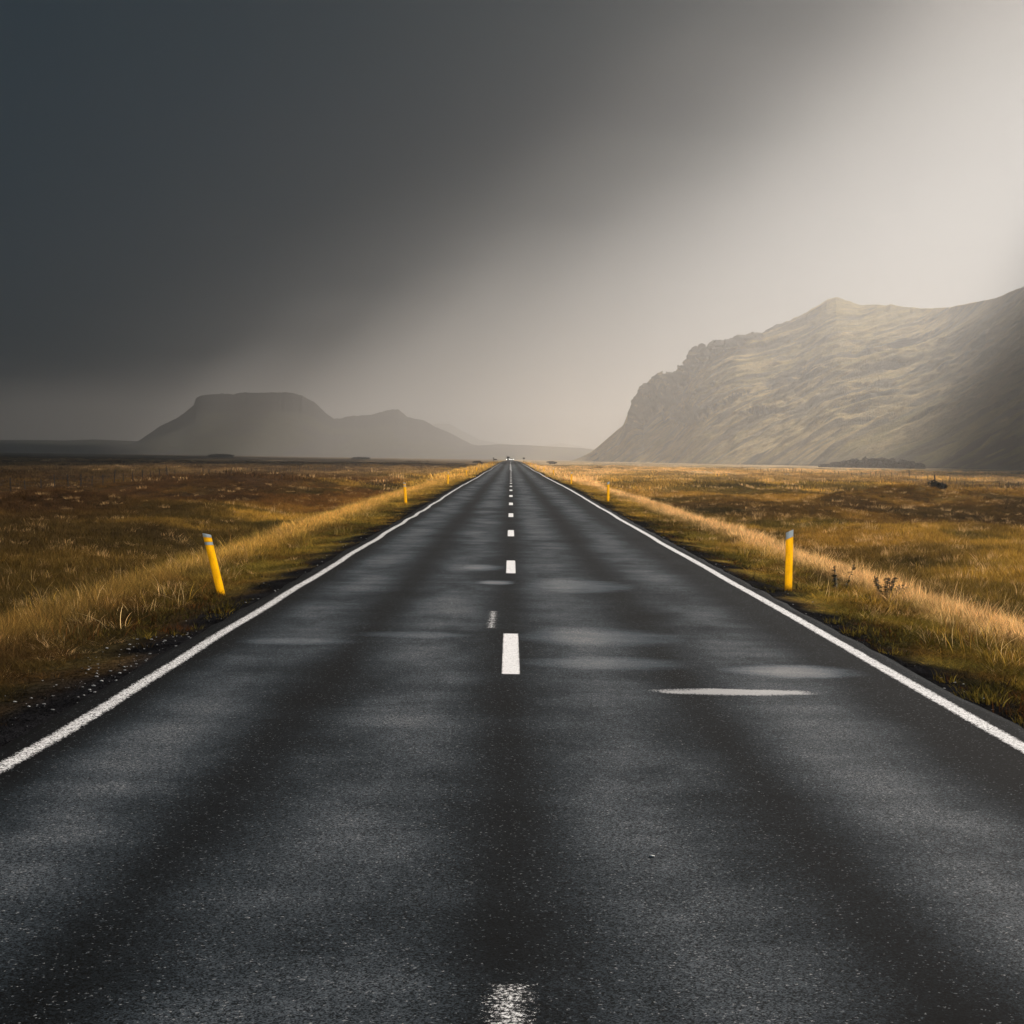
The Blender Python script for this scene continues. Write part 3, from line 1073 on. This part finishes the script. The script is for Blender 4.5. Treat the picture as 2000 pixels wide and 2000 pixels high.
def post_section(z0, z1, s0, s1, mirror, grow=0.0):
    """a piece of the curved plastic blade; s0, s1 = how far its lower and upper rims slant"""
    w, bow, th, seg = .115 + grow, .020, .007 + grow, 8
    verts, faces = [], []
    levels = [(z0, s0)] + [(z0 + (z1 - z0) * k_ / 4, None) for k_ in (1, 2, 3)] + [(z1, s1)]
    levels = [(z, (s0 + (s1 - s0) * i / 4) if q is None else q) for i, (z, q) in enumerate(levels)]
    for z, sl in levels:
        for rng_, sg in ((range(seg + 1), -1), (range(seg, -1, -1), 1)):
            for i in rng_:
                u = i / seg - .5
                yb = bow * (4 * u * u - 1)
                verts.append((u * w, -yb + sg * th / 2 - bow / 2, z - sl * (.5 + u if mirror else .5 - u)))
    per = 2 * (seg + 1)
    for l in range(len(levels) - 1):
        for i in range(per):
            j = (i + 1) % per
            faces.append((l * per + i, l * per + j, (l + 1) * per + j, (l + 1) * per + i))
    faces.append(tuple(range((len(levels) - 1) * per, len(levels) * per)))
    faces.append(tuple(range(per - 1, -1, -1)))
    return verts, faces


def make_post(mirror, two_bands):
    root = empty('marker_post')
    if two_bands:
        yel = [(-.25, .80, 0, .028), (.845, .915, .028, .036)]
        grey = [(.80, .845, .028, .028), (.915, .975, .036, .055)]
    else:
        yel = [(-.25, .865, 0, .055)]
        grey = [(.865, .975, .055, .055)]
    v, f = [], []
    for q in yel:
        v1, f1 = post_section(*q, mirror)
        f += [tuple(i + len(v) for i in t) for t in f1]
        v += v1
    link_mesh('blade', build_mesh('blade', v, f), yellow, root)
    for q in grey:
        v1, f1 = post_section(q[0] + .001, q[1] - .001, q[2], q[3], mirror, .001)
        link_mesh('reflector', build_mesh('reflector', v1, f1), reflect, root)
    return root


def copy_tree(o, parent=None):
    c = o.copy()
    COL.objects.link(c)
    c.parent = parent
    for ch in o.children:
        copy_tree(ch, c)
    return c


ORD = ['first', 'second', 'third', 'fourth', 'fifth', 'sixth', 'seventh', 'eighth', 'ninth', 'tenth', 'eleventh', 'twelfth']
pl = make_post(True, True)
pr = make_post(False, False)
LY = [24.0, 70.5, 120.2, 171, 221, 272, 322, 372, 423, 473, 524, 574]
RY = [26.1, 76.9, 125.8, 176, 227, 277, 327, 378, 428, 479, 529, 580]
LEAN = [-14.4, -4.5, 1.5, -2, 1, 2, -1, 0, 1.5, -2, 1, 0]
LX = [-4.07, -4.33, -4.43] + [-4.42] * 9
RX = [4.33, 4.47, 4.55] + [4.52] * 9
for i in range(12):
    p = pl if i == 0 else copy_tree(pl)
    z = float(ground_z(LX[i], LY[i]))
    p.location = (LX[i], LY[i], z - .04)
    p.rotation_euler = (R(random.uniform(-2, 2)), R(LEAN[i]), R(random.uniform(-4, 10)))
    if i:
        tag(p, 'yellow marker post, %s from the camera along the left road edge' % ORD[i], 'marker post', 'marker posts along the road')
p = pl
tag(pl, 'leaning yellow marker post with two grey bands on the left verge', 'marker post', 'marker posts along the road')
for i in range(12):
    p = pr if i == 0 else copy_tree(pr)
    z = float(ground_z(RX[i], RY[i]))
    p.location = (RX[i], RY[i], z - .02)
    p.rotation_euler = (R(random.uniform(-2, 2)), R([0.2, 0, 1, -1][i % 4]), R(random.uniform(-10, 4)))
    if i:
        tag(p, 'yellow marker post, %s from the camera along the right road edge' % ORD[i], 'marker post', 'marker posts along the road')
tag(pr, 'upright yellow marker post with one slanted grey band on the right verge', 'marker post', 'marker posts along the road')


# ------------------------------------------------------------------ fences
wood = simple_mat('weathered_wood', (.055, .045, .036), .9, .3, 8.0)
wire_m = simple_mat('fence_wire', (.10, .095, .09), .5, .1, 5.0, .6)


def stake(h, r):
    v, f = [], []
    n = 7
    for z, q in ((-.3, r), (h * .5, r * .95), (h, r * .9), (h + .03, r * .5)):
        for i in range(n):
            a = i * 2 * math.pi / n
            v.append((q * math.cos(a), q * math.sin(a), z))
    for l in range(3):
        for i in range(n):
            j = (i + 1) % n
            f.append((l * n + i, l * n + j, (l + 1) * n + j, (l + 1) * n + i))
    f.append(tuple(range(3 * n, 4 * n)))
    return build_mesh('fence_post', v, f)


def fence(x_of, y0, y1, step, label, tall=None, seed=1):
    rr = random.Random(seed)
    root = empty('wire_fence', (float(x_of(y0)), y0, float(ground_z(x_of(y0), y0))))
    base = root.location.copy()
    me = [stake(1.12, .045), stake(1.22, .05), stake(1.04, .04)]
    for m_ in me:
        m_.materials.append(wood)
    corner = stake(1.65, .11)
    corner.materials.append(wood)
    ys = np.arange(y0, y1, step)
    tops = []
    extra = []
    for i, y in enumerate(ys):
        x = float(x_of(y)) + rr.uniform(-.06, .06)
        z = float(ground_z(x, y))
        m_ = me[i % 3]
        if tall and abs(y - tall) < step / 2:
            m_ = corner
        rot = (R(rr.uniform(-4, 4)), R(rr.uniform(-5, 5)), rr.random() * 6)
        if i < 99:
            o = bpy.data.objects.new('post', m_)
            COL.objects.link(o)
            o.parent = root
            o.location = Vector((x, y, z)) - base
            o.rotation_euler = rot
        else:
            extra.append((Vector((x, y, z)) - base, rot, m_))
        tops.append((x, y, z))
    if extra:
        bm = bmesh.new()
        for loc, rot, m_ in extra:
            t = bmesh.new()
            t.from_mesh(m_)
            t.transform(Matrix.Translation(loc) @ Euler(rot).to_matrix().to_4x4())
            tmp = bpy.data.meshes.new('t')
            t.to_mesh(tmp)
            t.free()
            bm.from_mesh(tmp)
        mm = bpy.data.meshes.new('far_posts')
        bm.to_mesh(mm)
        o = link_mesh('far_posts', mm, wood, root)
        tag(o, kind='stuff')
    for hz in (.25, .5, .75, .98):
        v, f = [], []
        for (x, y, z) in tops:
            for dx, dz in ((-.003, 0), (.003, .003), (.003, -.003)):
                v.append((x + dx - base.x, y - base.y, z + hz + dz - base.z))
        for i in range(len(tops) - 1):
            for a in range(3):
                b_ = (a + 1) % 3
                f.append((3 * i + a, 3 * i + b_, 3 * i + 3 + b_, 3 * i + 3 + a))
        link_mesh('wire', build_mesh('wire', v, f), wire_m, root)
    tag(root, label, 'fence')
    return root


fence(lambda y: np.interp(y, [60, 160, 545, 900], [-33.9, -33.8, -31.3, -30]), 96, 640, 3.7,
      'dark post-and-wire fence crossing the shaded left field', None, 3)
fence(lambda y: np.interp(y, [150, 250, 500, 904, 1100], [58.5, 59.5, 61.0, 47, 40]), 176, 940, 4.0,
      'thin post-and-wire fence below the grassy hill on the right', 236, 5)


# ------------------------------------------------------------------ plants
def leafy(name, verts_cols, mat):
    return None


leaf_dark = simple_mat('dark_leaf', (.022, .028, .014), .8, .3, 9.0)
stem_m = simple_mat('plant_stem', (.06, .055, .025), .8, .2, 9.0)
weed_leaf = simple_mat('weed_leaf', (.055, .06, .025), .8, .3, 9.0)
flower_m = simple_mat('pale_flower_head', (.30, .27, .22), .8, .3, 40.0)


def shrub(name, loc, rx, ry, rz, n, leaf, label, seed):
    rr = np.random.default_rng(seed)
    root = empty(name, loc)
    v, f = [], []
    lobes = [(rr.normal(0, .35), rr.normal(0, .35), .35 + .4 * rr.random(), .45 + .25 * rr.random()) for _ in range(7)]
    for i in range(n):
        lx, ly, lz, lr = lobes[i % 7]
        d = rr.normal(size=3)
        d /= np.linalg.norm(d)
        q = lr * (.6 + .5 * rr.random())
        c = np.array([(lx + d[0] * q) * rx, (ly + d[1] * q) * ry, max(.03, (lz + d[2] * q * .6)) * rz])
        a = rr.normal(size=3)
        a /= np.linalg.norm(a)
        b_ = np.cross(a, rr.normal(size=3))
        b_ /= np.linalg.norm(b_)
        s = leaf * (.6 + .8 * rr.random())
        k0 = len(v)
        v += [tuple(c - a * s), tuple(c + b_ * s * .5), tuple(c + a * s), tuple(c - b_ * s * .5)]
        f.append((k0, k0 + 1, k0 + 2, k0 + 3))
    link_mesh('foliage', build_mesh('foliage', v, f), leaf_dark, root)
    v, f = [], []
    for i in range(9):
        a = rr.random() * 6.28
        tx, ty, tz = math.cos(a) * .5 * rx, math.sin(a) * .5 * ry, rz * .7
        k0 = len(v)
        w = leaf * .22
        v += [(-w, 0, -.1), (w, 0, -.1), (0, w, -.1), (tx, ty, tz)]
        f += [(k0, k0 + 1, k0 + 3), (k0 + 1, k0 + 2, k0 + 3), (k0 + 2, k0, k0 + 3)]
    link_mesh('branch', build_mesh('branch', v, f), stem_m, root)
    tag(root, label, 'shrub')
    return root


shrub('shrub', (30.8, 121.5, float(ground_z(30.8, 121.5)) - .1), .75, .7, .8, 1500, .07, 'small dark round shrub on a hummock in the right field', 5)
shrub('shrub', (23.4, 950, -1.0), 3.2, 3, 1.5, 500, .3, 'dark low thicket near the road crest, right of the cars', 6)
shrub('shrub', (-15.5, 800, -.8), 2.0, 2, 1.3, 500, .25, 'dark low bush beside the far road sign', 8)
shrub('shrub', (-10.6, 640, -.9), 1.4, 1.5, 1.0, 400, .2, 'dark bush just left of the far direction sign', 9)
shrub('shrub', (-272, 1600, -1.4), 14, 8, 3.0, 1600, 1.0, 'lone flat dark copse on the far left plain', 10)
shrub('shrub', (-150, 1700, -1.4), 9, 7, 2.2, 900, .8, 'small dark thicket on the plain below the flat-topped mountain', 12)


def far_wood():
    rr = np.random.default_rng(77)
    v, f = [], []
    for i in range(26000):
        b = .183 + .062 * rr.random()
        y = 1010 + 60 * rr.random() + 300 * (.245 - b)
        env = math.sin(math.pi * np.clip((b - .180) / .068, 0, 1)) ** .5
        cell = vnoise(b * 420, y / 14, 91)
        top = (2.8 + 4.2 * cell) * env * (.45 + .55 * np.clip((b - .18) / .03, 0, 1))
        c = np.array([b * y, y, -1.3 + top * rr.random() ** .5])
        a = rr.normal(size=3)
        a /= np.linalg.norm(a)
        b_ = np.cross(a, rr.normal(size=3))
        b_ /= np.linalg.norm(b_)
        s = .9 * (.6 + .8 * rr.random())
        k0 = len(v)
        v += [tuple(c - a * s), tuple(c + b_ * s * .6), tuple(c + a * s), tuple(c - b_ * s * .6)]
        f.append((k0, k0 + 1, k0 + 2, k0 + 3))
    o = link_mesh('far_wood', build_mesh('far_wood', v, f), leaf_dark)
    tag(o, 'dark strip of low woodland at the foot of the hillside', 'wood', kind='stuff')


far_wood()


def yarrow(loc, n, hgt, label, seed):
    rr = random.Random(seed)
    root = empty('wild_plant', loc)
    sv, sf, hv, hf, lv, lf = [], [], [], [], [], []
    for i in range(n):
        bx, by = rr.gauss(0, .07), rr.gauss(0, .07)
        tx, ty = bx * 1.9 + rr.uniform(-.07, .07), by * 1.9 + rr.uniform(-.05, .05)
        h = hgt * rr.uniform(.45, 1.2)
        w = .004
        k0 = len(sv)
        sv += [(bx - w, by, -.05), (bx + w, by, -.05), (bx, by + w, -.05), (tx - w, ty, h), (tx + w, ty, h), (tx, ty + w, h)]
        sf += [(k0, k0 + 1, k0 + 4, k0 + 3), (k0 + 1, k0 + 2, k0 + 5, k0 + 4), (k0 + 2, k0, k0 + 3, k0 + 5)]
        for q in range(12):
            a = rr.random() * 6.28
            r_ = .02 * math.sqrt(rr.random())
            cx, cy, cz = tx + r_ * math.cos(a), ty + r_ * math.sin(a), h + .03 * rr.random() + .01 - r_ * .5
            s = .006
            k0 = len(hv)
            hv += [(cx - s, cy - s, cz), (cx + s, cy - s, cz + .003), (cx + s, cy + s, cz), (cx - s, cy + s, cz - .003), (cx, cy, cz - .016)]
            hf += [(k0, k0 + 1, k0 + 2, k0 + 3), (k0, k0 + 1, k0 + 4), (k0 + 2, k0 + 3, k0 + 4)]
        for q in range(34):
            t = rr.uniform(.1, 1.0)
            cx, cy, cz = bx + (tx - bx) * t, by + (ty - by) * t, h * t
            a = rr.random() * 6.28
            ll = rr.uniform(.03, .075)
            dx, dy = math.cos(a) * ll, math.sin(a) * ll
            k0 = len(lv)
            lv += [(cx, cy, cz), (cx + dx * .5 - dy * .22, cy + dy * .5 + dx * .22, cz + .02), (cx + dx, cy + dy, cz + .01), (cx + dx * .5 + dy * .22, cy + dy * .5 - dx * .22, cz + .015)]
            lf.append((k0, k0 + 1, k0 + 2, k0 + 3))
    link_mesh('stem', build_mesh('stem', sv, sf), stem_m, root)
    link_mesh('flower_head', build_mesh('flower_head', hv, hf), flower_m, root)
    link_mesh('leaves', build_mesh('leaves', lv, lf), weed_leaf, root)
    tag(root, label, 'plant')


yarrow((6.05, 26.9, float(ground_z(6.05, 26.9))), 15, .33, 'dark leafy weed with pale seed heads in the right verge, behind the first post', 3)
yarrow((5.35, 27.6, float(ground_z(5.35, 27.6))), 4, .34, 'few dark stems with pale heads, left of the big leafy weed', 4)


# ------------------------------------------------------------------ stones
stone_m = simple_mat('pale_stone', (.5, .5, .5), .8, .25, 60.0)
white_stone = simple_mat('white_stone', (.85, .85, .84), .6, .1, 60.0)


def stone_verts(s, rr):
    bm = bmesh.new()
    bmesh.ops.create_icosphere(bm, subdivisions=1, radius=s)
    for v in bm.verts:
        v.co = Vector((v.co.x * rr.uniform(.8, 1.5), v.co.y * rr.uniform(.7, 1.2), v.co.z * rr.uniform(.3, .55)))
    return bm


def lone_stone(loc, s, label, seed):
    rr = random.Random(seed)
    bm = stone_verts(s, rr)
    bmesh.ops.recalc_face_normals(bm, faces=bm.faces)
    me = bpy.data.meshes.new('pebble')
    bm.to_mesh(me)
    o = link_mesh('pebble', me, white_stone, smooth=True)
    o.location = loc
    tag(o, label, 'pebble')


lone_stone((.71, 8.12, .005), .015, 'white pebble lying alone on the near right lane', 4)


def shoulder_gravel():
    rr = random.Random(12)
    bm = bmesh.new()
    for i in range(300):
        if i < 110:
            y = rr.uniform(13.0, 18.5)
            x = ROAD_L - .02 - abs(rr.gauss(.22, .28))
        else:
            y = rr.uniform(9, 45)
            x = (ROAD_L - abs(rr.gauss(.05, .3))) if rr.random() < .5 else (ROAD_R + abs(rr.gauss(.05, .3)))
        b2 = stone_verts((.003 + .011 * rr.random() ** 2) * (1.25 if i < 110 else 1), rr)
        b2.transform(Matrix.Translation((x, y, float(ground_z(x, y)) + .006)))
        t = bpy.data.meshes.new('t')
        b2.to_mesh(t)
        b2.free()
        bm.from_mesh(t)
    me = bpy.data.meshes.new('gravel')
    bm.to_mesh(me)
    o = link_mesh('gravel', me, stone_m)
    tag(o, 'pale gravel specks scattered along the dark road shoulders', 'gravel', kind='stuff')


shoulder_gravel()


# ------------------------------------------------------------------ signs
sign_dark = simple_mat('sign_back', (.05, .055, .06), .6, .1, 5.0)
metal = simple_mat('galvanised_pole', (.10, .10, .105), .5, .15, 12.0, .5)


def box(x0, x1, y0, y1, z0, z1):
    v = [(x0, y0, z0), (x1, y0, z0), (x1, y1, z0), (x0, y1, z0), (x0, y0, z1), (x1, y0, z1), (x1, y1, z1), (x0, y1, z1)]
    f = [(0, 3, 2, 1), (4, 5, 6, 7), (0, 1, 5, 4), (1, 2, 6, 5), (2, 3, 7, 6), (3, 0, 4, 7)]
    return v, f


def extrude_y(pts, y0, y1):
    n = len(pts)
    v = [(x, y0, z) for x, z in pts] + [(x, y1, z) for x, z in pts]
    f = [tuple(range(n)), tuple(range(2 * n - 1, n - 1, -1))]
    for i in range(n):
        j = (i + 1) % n
        f.append((i, n + i, n + j, j))
    return v, f


s = empty('direction_sign', (-6.7, 667, float(ground_z(-6.7, 667))))
v, f = box(-.06, .06, -.06, .06, -.3, 2.15)
bevel_obj(link_mesh('pole', build_mesh('pole', v, f), metal, s), .01)
v, f = extrude_y([(.0, 1.15), (1.25, 1.15), (1.45, 1.36), (1.25, 1.57), (0, 1.57)], -.10, -.064)
link_mesh('arrow_board', build_mesh('arrow_board', v, f), sign_dark, s)
v, f = extrude_y([(-.28, 1.75), (.28, 1.75), (.28, 2.1), (-.28, 2.1)], -.10, -.064)
link_mesh('top_plate', build_mesh('top_plate', v, f), sign_dark, s)
tag(s, 'dark direction sign with an arrow board on the far left verge', 'road sign')
s = empty('road_sign', (5.7, 720, float(ground_z(5.7, 720))))
v, f = box(-.04, .04, -.04, .04, -.3, 2.0)
bevel_obj(link_mesh('pole', build_mesh('pole', v, f), metal, s), .01)
v, f = extrude_y([(-.42, 1.3), (.42, 1.3), (.42, 1.95), (-.42, 1.95)], -.08, -.042)
link_mesh('plate', build_mesh('plate', v, f), sign_dark, s)
tag(s, 'small dark road sign on the far right verge near the crest', 'road sign')


# ------------------------------------------------------------------ vehicles
car_white = simple_mat('white_car_paint', (.78, .78, .77), .3, .03, 3.0)
glass = simple_mat('dark_car_glass', (.02, .022, .025), .12, .05, 3.0)
rubber = simple_mat('tyre_rubber', (.015, .015, .015), .85, .1, 10.0)
trim = simple_mat('dark_trim', (.03, .03, .03), .6, .1, 10.0)
lampm = simple_mat('lamp_lens', (.75, .75, .7), .15, .05, 10.0)
lit = simple_mat('lit_headlamp', (.8, .8, .78), .15, .05, 10.0)
lit.node_tree.nodes['Principled BSDF'].inputs['Emission Color'].default_value = (1, .97, .9, 1)
lit.node_tree.nodes['Principled BSDF'].inputs['Emission Strength'].default_value = 9.0
tail = simple_mat('tail_lamp_red', (.35, .02, .015), .3, .05, 10.0)
steel = simple_mat('wheel_steel', (.35, .35, .36), .4, .05, 10.0, .7)


def loft_body(name, sections, mat, parent):
    """sections along y: (y, half-width low, half-width high, z low, z mid, z high)"""
    v, f = [], []
    for (y, wl, wh, z0, zm, z1) in sections:
        v += [(-wl * .92, y, z0), (wl * .92, y, z0), (wl, y, z0 + .12), (wl, y, zm), (wh, y, z1), (-wh, y, z1), (-wl, y, zm), (-wl, y, z0 + .12)]
    for i in range(len(sections) - 1):
        for a in range(8):
            b_ = (a + 1) % 8
            f.append((8 * i + a, 8 * i + b_, 8 * i + 8 + b_, 8 * i + 8 + a))
    f.append(tuple(range(7, -1, -1)))
    n = 8 * (len(sections) - 1)
    f.append(tuple(range(n, n + 8)))
    o = link_mesh(name, build_mesh(name, v, f), mat, parent)
    bm = bmesh.new()
    bm.from_mesh(o.data)
    bmesh.ops.recalc_face_normals(bm, faces=bm.faces)
    bm.to_mesh(o.data)
    bm.free()
    return bevel_obj(o, .05)


def disc(name, loc, r, w, mat, parent, n=18):
    v, f = [], []
    for x in (-w / 2, w / 2):
        for i in range(n):
            a = i * 2 * math.pi / n
            v.append((loc[0] + x, loc[1] + r * math.cos(a), loc[2] + r * math.sin(a)))
    f.append(tuple(range(n - 1, -1, -1)))
    f.append(tuple(range(n, 2 * n)))
    for i in range(n):
        j = (i + 1) % n
        f.append((i, j, n + j, n + i))
    return link_mesh(name, build_mesh(name, v, f), mat, parent)


def panel(name, pts, mat, parent):
    v = pts + [tuple(np.array(p_) + np.array(o_)) for p_, o_ in [(q, (0, .02, -.0)) for q in pts]]
    n = len(pts)
    f = [tuple(range(n)), tuple(range(2 * n - 1, n - 1, -1))] + [(i, n + i, n + (i + 1) % n, (i + 1) % n) for i in range(n)]
    return link_mesh(name, build_mesh(name, v, f), mat, parent)


def wheels(root, tx, ys, r):
    for y in ys:
        for sx in (-1, 1):
            w = disc('wheel', (sx * tx, y, r), r, .22, rubber, root)
            disc('rim', (sx * (tx + .1), y, r), r * .6, .04, steel, w)


def van():
    root = empty('camper_van', (-1.35, 980, float(road_z(980))))
    H_ = 2.65
    loft_body('body', [(-2.6, .95, .85, .35, .8, 1.1), (-2.1, 1.0, .95, .3, 1.1, 1.35), (-1.5, 1.02, .92, .3, 1.5, 2.3), (-1.1, 1.03, .96, .3, 1.7, H_),
                       (2.6, 1.03, .96, .3, 1.8, H_), (2.75, 1.0, .9, .4, 1.8, H_ - .1)], car_white, root)
    panel('windscreen', [(-.86, -2.12, 1.38), (.86, -2.12, 1.38), (.82, -1.56, 2.24), (-.82, -1.56, 2.24)], glass, root)
    v, f = box(-.7, .7, -2.66, -2.58, .62, .95)
    link_mesh('grille', build_mesh('grille', v, f), trim, root)
    v, f = box(-.96, .96, -2.72, -2.55, .34, .56)
    link_mesh('bumper', build_mesh('bumper', v, f), trim, root)
    for sx in (-1, 1):
        v, f = box(sx * .8 - .13, sx * .8 + .13, -2.66, -2.57, .68, .9)
        link_mesh('headlight', build_mesh('headlight', v, f), lit, root)
        v, f = box(sx * 1.12 - .09, sx * 1.12 + .09, -1.95, -1.85, 1.35, 1.65)
        link_mesh('mirror', build_mesh('mirror', v, f), trim, root)
        v, f = box(sx * 1.005 - .03, sx * 1.005 + .03, -1.3, -.2, 1.35, 1.75)
        link_mesh('side_window', build_mesh('side_window', v, f), glass, root)
    wheels(root, .92, (-1.7, 1.7), .35)
    tag(root, 'white high-roofed van coming towards the camera at the road crest', 'van')


def saloon():
    root = empty('white_car', (1.0, 1000, float(road_z(1000))))
    loft_body('body', [(-2.2, .82, .78, .35, .7, .95), (-1.6, .88, .82, .25, .85, 1.02), (1.2, .9, .82, .25, .85, 1.0), (2.1, .86, .78, .3, .7, .85)], car_white, root)
    loft_body('cabin', [(-1.5, .80, .72, .9, 1.0, 1.08), (-.9, .80, .62, .9, 1.1, 1.45), (.3, .80, .62, .9, 1.1, 1.47), (1.0, .80, .7, .9, 1.0, 1.06)], car_white, root)
    panel('windscreen', [(-.66, -1.50, 1.06), (.66, -1.50, 1.06), (.56, -1.0, 1.41), (-.56, -1.0, 1.41)], glass, root)
    for sx in (-1, 1):
        v, f = box(sx * .68 - .14, sx * .68 + .14, -2.235, -2.17, .66, .84)
        link_mesh('headlight', build_mesh('headlight', v, f), lit, root)
        v, f = box(sx * .765 - .03, sx * .765 + .03, -.8, .5, 1.08, 1.32)
        link_mesh('side_window', build_mesh('side_window', v, f), glass, root)
    v, f = box(-.26, .26, -2.235, -2.18, .5, .62)
    link_mesh('number_plate', build_mesh('number_plate', v, f), lampm, root)
    v, f = box(-.84, .84, -2.29, -2.12, .33, .48)
    link_mesh('bumper', build_mesh('bumper', v, f), trim, root)
    wheels(root, .8, (-1.35, 1.35), .32)
    tag(root, 'low white car with lit headlights beside the van at the road crest', 'car')


van()
saloon()
